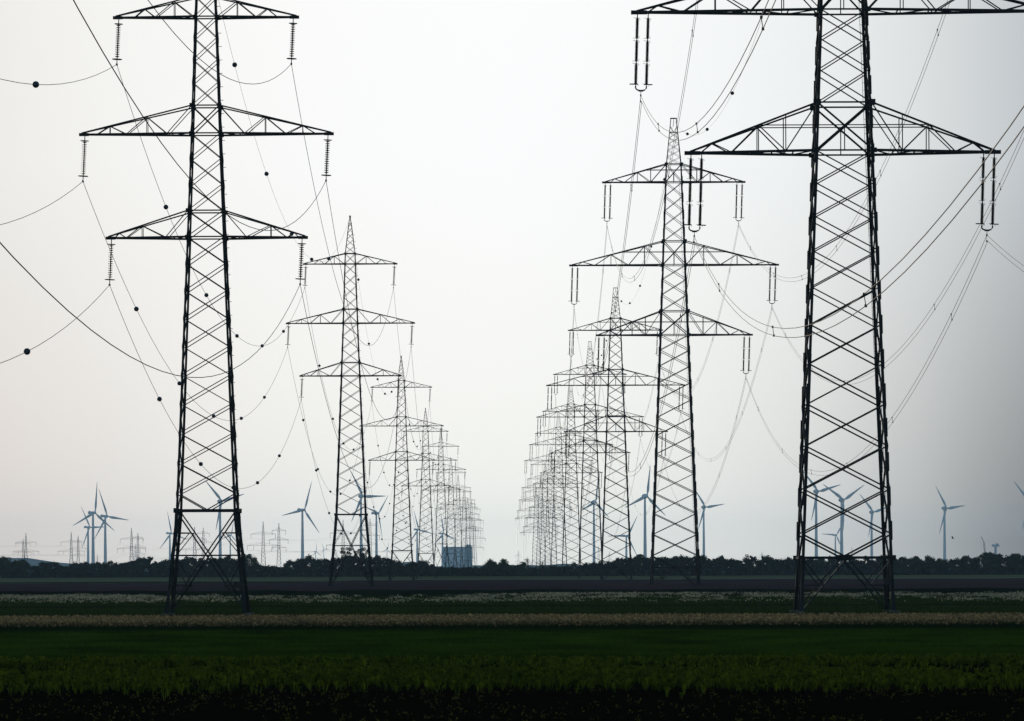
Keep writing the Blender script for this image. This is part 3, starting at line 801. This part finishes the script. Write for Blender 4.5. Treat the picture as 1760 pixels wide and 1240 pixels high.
T_(1768, (1770, 864), [(-30, 33), (44, 6), (-9.7, -50)], 'turbine at the right edge of the photo with only one blade in view', True)
T_(543.7, (544, 948.6), [(-1, 18), (9, -8), (-8, -9)], 'tiny faraway turbine right of the lone left turbine, one blade straight up')
T_(556.8, (557, 944), [(10, -1), (-5, -10), (-5, 10)], 'tiny faraway turbine just left of the second left pylon foot')
T_(665.7, (666, 945), [(4, 14), (7, -9), (-11, -4)], 'tiny faraway turbine left of the third left pylon foot')
# unfinished turbine and the crane beside it
p = pt(1711, 938, 7600); r_ = empty('unfinished_turbine', (p.x, 7600, 0), 'short unfinished turbine tower without blades at far right', 'wind turbine')
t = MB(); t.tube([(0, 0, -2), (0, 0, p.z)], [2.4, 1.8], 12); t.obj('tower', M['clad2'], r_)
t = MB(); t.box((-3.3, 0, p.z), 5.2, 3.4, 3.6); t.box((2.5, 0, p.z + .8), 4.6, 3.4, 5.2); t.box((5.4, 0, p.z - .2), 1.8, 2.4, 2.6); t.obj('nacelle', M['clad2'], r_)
r_ = empty('crawler_crane', (pt(1696, 965, 7400).x, 7400, 0), 'slim mobile crane with bent jib beside the unfinished turbine', 'crane')
a = pt(1695, 965, 7400); b_ = pt(1691, 932, 7400); c_ = pt(1686.5, 922.5, 7400); o0 = r_.location
t = MB(); A_ = a - o0; B_ = b_ - o0; C_ = c_ - o0; A_.z = 3
for dx, dy_ in C4:
    t.beam(A_ + Vector((dx, dy_, 0)), B_ + Vector((dx * .8, dy_ * .8, 0)), .55)
for q in range(14):
    e0 = A_.lerp(B_, q / 14); e1 = A_.lerp(B_, (q + 1) / 14); s_ = 1 if q % 2 else -1
    t.beam(e0 + Vector((s_, -1, 0)), e1 + Vector((-s_, -1, 0)), .35)
t.obj('boom', M['farsteel'], r_); t = MB(); t.beam(B_, C_, .9); t.beam(C_, C_ + Vector((0, 0, -30)), .12); t.obj('jib', M['farsteel'], r_)
t = MB(); t.box((0, 0, 2.2), 7, 5, 3); t.box((-2.8, 0, .5), 1.2, 7, 1.1); t.box((2.8, 0, .5), 1.2, 7, 1.1); t.obj('chassis', M['farsteel'], r_)

# ------------------------------------------------------------------ industrial building
YB = 6000; a = pt(760.2, 941, YB); b_ = pt(811.4, 941, YB); H = a.z
root = empty('industrial_building', ((a.x + b_.x) / 2, YB, 0), 'boxy grey-blue industrial building behind the far left pylons', 'building')
w = b_.x - a.x
t = MB(); t.box((0, 12, H / 2), w, 24, H)
for i in range(27): t.box((-w / 2 + w * (i + .5) / 27, -.12, H / 2 - .6), .28, .24, H - 1.2)
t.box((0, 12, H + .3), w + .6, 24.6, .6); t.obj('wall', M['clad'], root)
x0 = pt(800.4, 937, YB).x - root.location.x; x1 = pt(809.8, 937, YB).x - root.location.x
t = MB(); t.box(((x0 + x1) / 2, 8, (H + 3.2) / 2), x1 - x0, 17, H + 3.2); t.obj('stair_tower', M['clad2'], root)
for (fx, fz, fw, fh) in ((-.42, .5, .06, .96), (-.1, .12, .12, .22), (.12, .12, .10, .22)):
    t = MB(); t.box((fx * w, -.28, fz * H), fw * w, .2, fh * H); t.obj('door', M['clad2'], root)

# ------------------------------------------------------------------ hills
def hill(profile, Y, name='hills'):
    v = []; f = []
    P = [(pt(x, y, Y), 0) for x, y in profile]; n = len(P)
    for k, (p, _) in enumerate(P):
        z = max(.5, p.z)
        v += [(p.x, Y - 500, -1), (p.x, Y - 120, z * .7), (p.x, Y, z), (p.x, Y + 400, z * .8), (p.x, Y + 900, -1)]
    for k in range(n - 1):
        for j in range(4): a = k * 5 + j; f.append((a, a + 5, a + 6, a + 1))
    m = bpy.data.meshes.new(name); m.from_pydata(v, [], f); m.materials.append(M['hill']); m.update()
    tag(put(name, m), kind='structure')
pr = []
x = -260
base = [(-260, 966), (-100, 952), (0, 959), (12, 958), (25, 959.5), (40, 959), (52, 960), (62, 963), (75, 964), (85, 966), (100, 967.5), (115, 968.5), (130, 970), (180, 972), (330, 974), (520, 975)]
for (xa, ya), (xb, yb) in zip(base, base[1:]):
    for q in range(6):
        t_ = q / 6; pr.append((xa + (xb - xa) * t_, ya + (yb - ya) * t_ + random.uniform(-.5, .5)))
hill(pr, 10500)
pr = [(600 + i * 6, 975 - 9 * math.exp(-((600 + i * 6 - 705) / 28.0) ** 2) - 3.5 * math.exp(-((600 + i * 6 - 880) / 120.0) ** 2) - 4 * math.exp(-((600 + i*6 - 975) / 30.0) ** 2) + random.uniform(-.4, .4)) for i in range(90)]
hill(pr, 9500)

# ------------------------------------------------------------------ treeline (one mass) and the trees that stand out of it
top = [(-60, 960), (0, 958), (10, 960), (18, 967), (26, 965.5), (37, 963), (44, 966), (50, 974), (63, 974), (66, 968), (82, 966), (90, 971), (98, 967), (108, 973), (120, 977), (126, 967), (138, 964), (150, 967),
       (165, 967), (180, 969), (197, 967), (215, 964.5), (232, 962), (246, 962), (256, 965), (264, 969), (276, 970), (283, 964), (300, 963), (320, 962), (345, 961), (380, 961), (410, 959), (428, 956), (438, 960), (444, 968),
       (449, 975), (460, 973), (470, 975), (480, 973), (489, 975), (494, 966), (505, 962.5), (520, 961.5), (545, 960), (560, 962), (575, 962), (586, 957), (610, 958), (634, 959), (644, 958), (652, 960), (659, 963), (672, 962), (682, 963), (689, 969), (694, 976),
       (703, 972), (708, 967), (720, 965), (728, 968), (734, 973), (745, 975), (770, 976), (800, 976), (830, 976), (836, 970), (844, 967), (852, 970), (858, 967), (868, 966), (874, 971), (880, 976), (895, 974), (920, 976), (950, 976), (975, 975), (990, 974),
       (1005, 971), (1030, 969), (1050, 966), (1062, 963), (1080, 961), (1092, 957), (1110, 961), (1134, 959), (1160, 958), (1178, 957), (1190, 960), (1215, 958), (1226, 961.5), (1240, 960), (1262, 961), (1272, 963), (1284, 960), (1296, 960), (1303, 964), (1316, 960), (1330, 960),
       (1345, 962), (1365, 961), (1400, 962), (1440, 963), (1470, 963), (1500, 962), (1530, 961), (1560, 960), (1574, 957), (1582, 961), (1600, 961), (1625, 962), (1655, 961), (1675, 957), (1690, 954), (1700, 951), (1712, 951), (1720, 956), (1730, 955), (1745, 951), (1756, 956), (1820, 957)]
def top_at(x):
    for (a, ya), (b, yb) in zip(top, top[1:]):
        if x <= b: return ya + (yb - ya) * max(0, (x - a)) / (b - a)
    return top[-1][1]
def clump_cloud(cents, rad, n, size, squash=.8):
    C = []
    for (c, r_) in zip(cents, rad):
        d = RNG.normal(size=(n, 3)); d /= np.linalg.norm(d, axis=1)[:, None]
        rr = RNG.uniform(.35, 1.0, n) ** .5
        q = d * rr[:, None] * r_; q[:, 2] *= squash; C.append(q + np.array(c))
    return quads(np.concatenate(C), size)
YT = 1665
cents = []; rads = []
px = -60.0
while px < 1820:
    Yr = YT + random.uniform(0, 14)
    zt = pt(px, top_at(px), Yr).z + random.gauss(0, .45) + (random.uniform(.5, 1.5) if random.random() < .10 else 0); r_ = min(random.uniform(1.0, 1.7), zt * .45)
    xw = pt(px, 975, Yr).x
    cents.append((xw, Yr, zt - r_ * .72)); rads.append(r_)
    z = zt - r_ * 1.7
    while z > -.2:
        rr = random.uniform(1.3, 2.0); cents.append((xw + random.uniform(-1.2, 1.2), YT + random.uniform(-3, 6), max(.5, z))); rads.append(rr); z -= 1.5
    px += random.uniform(3.0, 6.5)
V1 = clump_cloud(cents, rads, 80, .36)
tag(put('treeline', fast_mesh('treeline', V1, 4, M['leaf'])), 'long dark belt of bushes and small trees along the far edge of the fields', 'treeline', kind='stuff')
# the dense twiggy inside of the belt
mb = MB()
def blob(mb, c, r_, zs):
    n0 = len(mb.v); a, b_ = 6, 4
    for i in range(b_ + 1):
        ph = math.pi * i / b_
        for k in range(a):
            th = 2 * math.pi * k / a; q = r_ * random.uniform(.8, 1.1)
            mb.v.append(Vector((c[0] + q * math.sin(ph) * math.cos(th), c[1] + q * math.sin(ph) * math.sin(th), c[2] + zs * q * math.cos(ph))))
    for i in range(b_):
        for k in range(a): mb.f.append((n0+i*a+k, n0+i*a+(k+1) % a, n0+(i+1)*a+(k+1) % a, n0+(i+1)*a+k))
for c, r_ in zip(cents, rads): blob(mb, c, r_ * .62, .8)
tag(mb.obj('treeline_thicket', M['leaf']), 'dense dark inside of the bush belt along the far edge of the fields', 'treeline', kind='stuff')

def tree(px, ytop, ybase, wpx, Y, label, kind='round', name='tree', dens=1.0):
    p = pt(px, ytop, Y); H = p.z; W = wpx * Y / F / 2
    root = empty(name, (p.x, Y, 0), label, 'tree', 'trees standing out of the treeline')
    tr = MB(); bx = random.uniform(-.3, .3)
    tr.tube([(0, 0, -.1), (bx * .3, 0, H * .3), (bx, 0, H * .6), (bx, 0, H * .9)], [.22, .17, .11, .03], 7)
    cs = []; rs = []
    nb = {'round': 9, 'gappy': 9, 'slim': 7, 'bare': 16}[kind]
    for i in range(nb):
        t = (i + .6) / nb; a = i * 2.4 + random.uniform(-.4, .4)
        if kind == 'slim': zz = H * (.3 + .62 * t); rr = W * .5 * (1 - t * .5)
        elif kind == 'gappy': zz = H * random.uniform(.62, .93); rr = W * random.uniform(.3, .85)
        elif kind == 'bare': zz = H * random.uniform(.35, .95); rr = W * random.uniform(.3, 1.0) * (1.15 - abs(zz / H - .62))
        else: zz = H * (.4 + .48 * t); rr = W * .62 * math.sqrt(max(.1, 1 - (t - .3) ** 2 * 1.4))
        e = Vector((math.cos(a) * rr, math.sin(a) * rr * .8, zz)); s_ = Vector((bx * .5, 0, zz * .55))
        m_ = s_.lerp(e, .5) + Vector((0, 0, -.1 * H * .3))
        tr.tube([s_, m_, e], [.09, .055, .02], 5)
        if kind == 'bare':
            for _ in range(6):
                q = m_.lerp(e, random.uniform(.1, 1)); d = Vector((random.uniform(-1, 1), random.uniform(-1, 1), random.uniform(-.1, 1))) * random.uniform(.5, 1.1)
                tr.tube([q, q + d * .6, q + d + Vector((random.uniform(-.2, .2), 0, random.uniform(-.1, .2)))], [.035, .025, .012], 4); cs.append(tuple(q + d * .8)); rs.append(.38)
        else: cs.append(tuple(e)); rs.append({'round': W * .42, 'gappy': W * .27, 'slim': W * .5}[kind])
    tr.obj('trunk', M['bark'], root)
    if kind == 'round': cs += [(0, 0, H * .62), (0, 0, H - W * .38)]; rs += [W * .5, W * .36]
    n = {'round': 150, 'gappy': 130, 'slim': 120, 'bare': 7}[kind]
    V = clump_cloud(cs, rs, int(n * dens), .17 if kind != 'bare' else .10, .85)
    put('crown', fast_mesh('crown', V, 4, M['leaf2']), root)
T2 = tree
T2(593, 938, 991, 26, 1655, 'tall gappy tree over the treeline inside the second left pylon foot, leftmost of two', 'gappy')
T2(620, 938, 991, 30, 1658, 'tall gappy tree over the treeline by the right leg of the second left pylon', 'gappy')
T2(605, 944, 991, 18, 1662, 'lower thin tree between the two tall gappy trees', 'gappy', dens=.7)
T2(908, 952, 991, 44, 1600, 'almost bare spreading tree in front of the treeline by the far right pylons', 'bare')
T2(933, 962, 991, 22, 1605, 'small bare sapling just right of the spreading bare tree', 'bare', dens=.7)
T2(844, 965, 991, 22, 1650, 'rounded bush-like tree right of the gap beside the grey building', 'round')
T2(866, 964, 991, 24, 1652, 'rounded tree left of the bare tree in the middle gap', 'round')
T2(1284, 951, 990, 13, 1655, 'taller slim tree poking above the treeline midway between the two big right pylons', 'slim')
T2(1291, 953, 990, 9, 1653, 'thin slim tree leaning beside the taller slim tree', 'slim')
T2(1311, 954, 990, 11, 1656, 'slim tree under the tiny pylon tip', 'slim')
T2(1320, 952, 990, 11, 1654, 'slim tree just right of the tiny pylon tip', 'slim')
T2(428, 955, 991, 34, 1648, 'round tree beside the right foot of the nearest left pylon', 'round')
T2(8, 957, 991, 30, 1650, 'dark tree at the left edge of the photo', 'round')
T2(36, 962, 991, 28, 1652, 'bushy tree below the leftmost distant pylon', 'round')
T2(1702, 949, 990, 26, 1650, 'dark tree in front of the crane and the unfinished turbine', 'round')
T2(1745, 950, 990, 24, 1650, 'dark tree at the right edge of the photo', 'round')
T2(1574, 955, 990, 17, 1651, 'round-topped tree left of the lone right turbine', 'round')
T2(1094, 955, 990, 22, 1651, 'round-topped tree below the big turbine, left of the second right pylon', 'round')
T2(742, 969, 991, 14, 1651, 'low bush-like tree under the fourth left pylon', 'round')

# small bird
bp = pt(1637.6, 926, 900); root = empty('bird', bp, 'small dark bird flying right of the lone right turbine', 'bird')
mb = MB(); mb.tube([(-.25, 0, 0), (-.1, 0, .02), (.12, 0, .03), (.25, 0, .05), (.3, 0, .05)], [.01, .07, .08, .04, .01], 7); mb.obj('body', M['bird'], root, True)
mb = MB()
for s_ in (-1, 1):
    n = len(mb.v); mb.v += [Vector((.1, s_ * .05, .05)), Vector((-.12, s_ * .05, .05)), Vector((-.2, s_ * .3, .38)), Vector((.0, s_ * .3, .36)), Vector((-.25, s_ * .55, .5)), Vector((.1, s_ * .05, .03)), Vector((-.12, s_ * .05, .03)), Vector((-.2, s_ * .3, .36)), Vector((.0, s_ * .3, .34))]
    mb.f += [(n, n+1, n+2, n+3), (n+3, n+2, n+4), (n+5, n+8, n+7, n+6), (n+8, n+4, n+7), (n, n+3, n+8, n+5), (n+1, n+6, n+7, n+2), (n+3, n+4, n+8), (n+2, n+7, n+4)]
mb.obj('wing', M['bird'], root)

# ------------------------------------------------------------------ haze
mb = MB(); mb.box((0, 7100, 70), 19000, 14700, 144)
hz = mb.obj('haze', M['soil']); tag(hz, kind='stuff')
hm = bpy.data.materials.new('haze_air'); hm.use_nodes = True; nt = hm.node_tree; nt.nodes.clear()
vo = nt.nodes.new('ShaderNodeVolumePrincipled'); vo.inputs['Color'].default_value = (.45, .72, 1.0, 1)
vo.inputs['Density'].default_value = 2.5e-5; vo.inputs['Anisotropy'].default_value = 0.4
mo = nt.nodes.new('ShaderNodeOutputMaterial'); nt.links.new(vo.outputs[0], mo.inputs['Volume'])
hz.data.materials.clear(); hz.data.materials.append(hm)

# ------------------------------------------------------------------ sky and sun
SUN_EL, SUN_AZ = 12.0, -6.0
w = bpy.data.worlds.new('World'); S.world = w; w.use_nodes = True; nt = w.node_tree; N = nt.nodes; L = nt.links; N.clear()
def nd(t, **k):
    n = N.new(t)
    for a, b_ in k.items(): setattr(n, a, b_)
    return n
def mth(op, a, b_=None, clamp=False):
    n = nd('ShaderNodeMath', operation=op); n.use_clamp = clamp
    for i, v in enumerate((a, b_)):
        if v is None: continue
        if isinstance(v, (int, float)): n.inputs[i].default_value = v
        else: L.new(v, n.inputs[i])
    return n.outputs[0]
tc = nd('ShaderNodeTexCoord'); sp = nd('ShaderNodeSeparateXYZ'); L.new(tc.outputs['Generated'], sp.inputs[0])
az = mth('MULTIPLY', mth('ARCTAN2', sp.outputs[0], sp.outputs[1]), 57.2958)
el = mth('MULTIPLY', mth('ARCSINE', sp.outputs[2]), 57.2958)
def ramp(fac, stops):
    r_ = nd('ShaderNodeValToRGB'); cr = r_.color_ramp; cr.interpolation = 'B_SPLINE' if False else 'EASE'
    cr.interpolation = 'B_SPLINE'
    while len(cr.elements) < len(stops): cr.elements.new(.5)
    for e, (p_, c) in zip(cr.elements, stops):
        e.position = p_; e.color = tuple(((v / 255 + .055) / 1.055) ** 2.4 if v > 10 else v / 255 / 12.92 for v in c) + (1,)
    L.new(fac, r_.inputs[0]); return r_.outputs[0]
fx = mth('ADD', mth('DIVIDE', az, 24.0), .5, True)      # -12..12 degrees
def X(px): return .5 + math.degrees(math.atan((px - 880) / F)) / 24
HI = [(0, (205, 200, 196)), (X(-300), (228, 225, 221)), (X(0), (241, 239, 234)), (X(350), (252, 252, 250)), (X(750), (255, 255, 255)), (X(1050), (254, 255, 255)), (X(1350), (243, 246, 245)), (X(1580), (224, 227, 227)), (X(1760), (197, 202, 205)), (X(2100), (165, 172, 178)), (1, (120, 128, 136))]
LO = [(0, (190, 182, 174)), (X(-300), (208, 198, 189)), (X(0), (230, 217, 206)), (X(350), (240, 235, 227)), (X(750), (254, 253, 243)), (X(1050), (250, 249, 239)), (X(1350), (229, 227, 221)), (X(1580), (184, 182, 176)), (X(1760), (121, 116, 110)), (X(2100), (100, 98, 96)), (1, (86, 86, 86))]
hi = ramp(fx, HI); lo = ramp(fx, LO)
te = mth('DIVIDE', mth('SUBTRACT', el, .3), 4.6, True)
te = mth('POWER', te, .8)
mx = nd('ShaderNodeMixRGB'); L.new(te, mx.inputs[0]); L.new(lo, mx.inputs[1]); L.new(hi, mx.inputs[2])
# soft unevenness of the veil of cloud
nz = nd('ShaderNodeTexNoise'); nz.inputs['Scale'].default_value = 9; nz.inputs['Detail'].default_value = 3; L.new(tc.outputs['Generated'], nz.inputs['Vector'])
nv = mth('ADD', mth('MULTIPLY', nz.outputs['Fac'], .03), .985)
mm = nd('ShaderNodeMixRGB', blend_type='MULTIPLY'); mm.inputs[0].default_value = 1; L.new(mx.outputs[0], mm.inputs[1]); L.new(nv, mm.inputs[2])
sky = nd('ShaderNodeTexSky'); sky.sky_type = 'NISHITA'; sky.sun_disc = False
sky.sun_elevation = R(SUN_EL); sky.sun_rotation = R(SUN_AZ); sky.dust_density = .6; sky.air_density = 1.6
bgS = nd('ShaderNodeBackground'); bgS.inputs[1].default_value = .24; sky.ozone_density = 4.0; L.new(sky.outputs[0], bgS.inputs[0])
bgV = nd('ShaderNodeBackground'); bgV.inputs[1].default_value = 2.0; L.new(mm.outputs[0], bgV.inputs[0])
# the bright veil fills the part of the sky around the hidden sun
da = mth('SUBTRACT', 1, mth('DIVIDE', mth('SUBTRACT', mth('ABSOLUTE', az), 11), 16, True), True)
de = mth('SUBTRACT', 1, mth('DIVIDE', mth('SUBTRACT', el, 9), 16, True), True)
mk = mth('MULTIPLY', da, de)
ms = nd('ShaderNodeMixShader'); L.new(mk, ms.inputs[0]); L.new(bgS.outputs[0], ms.inputs[1]); L.new(bgV.outputs[0], ms.inputs[2])
wo = nd('ShaderNodeOutputWorld'); L.new(ms.outputs[0], wo.inputs[0])
w.cycles.sampling_method = 'NONE'

sl = bpy.data.lights.new('sun', 'SUN'); sl.energy = 2.5; sl.angle = R(.53); sl.color = (1, .93, .84)
so = bpy.data.objects.new('sun', sl); COL.objects.link(so)
d = Vector((math.sin(R(SUN_AZ)) * math.cos(R(SUN_EL)), math.cos(R(SUN_AZ)) * math.cos(R(SUN_EL)), math.sin(R(SUN_EL))))
so.rotation_euler = d.to_track_quat('Z', 'Y').to_euler()

# ------------------------------------------------------------------ camera
cam = bpy.data.cameras.new('camera'); co = bpy.data.objects.new('camera', cam); COL.objects.link(co); S.camera = co
cam.sensor_width = 36; cam.lens = 36 * F / 1760; cam.clip_start = .5; cam.clip_end = 40000
cam.shift_y = (HZ - 620) / 1760
co.location = (0, 0, CZ); co.rotation_euler = (R(90), ROLL, 0)
S.view_settings.view_transform = 'Standard'; S.view_settings.look = 'None'; S.view_settings.exposure = -1; S.view_settings.gamma = 1
S.cycles.use_denoising = True; S.cycles.denoiser = 'OPENIMAGEDENOISE'; S.cycles.denoising_prefilter = 'ACCURATE'; S.cycles.denoising_input_passes = 'RGB_ALBEDO_NORMAL'
S.cycles.max_bounces = 6; S.cycles.volume_bounces = 1; S.cycles.transparent_max_bounces = 8
S.render.resolution_x = 1024; S.render.resolution_y = 721
S.cycles.pixel_filter_type = 'BLACKMAN_HARRIS'; S.cycles.filter_width = 1.5
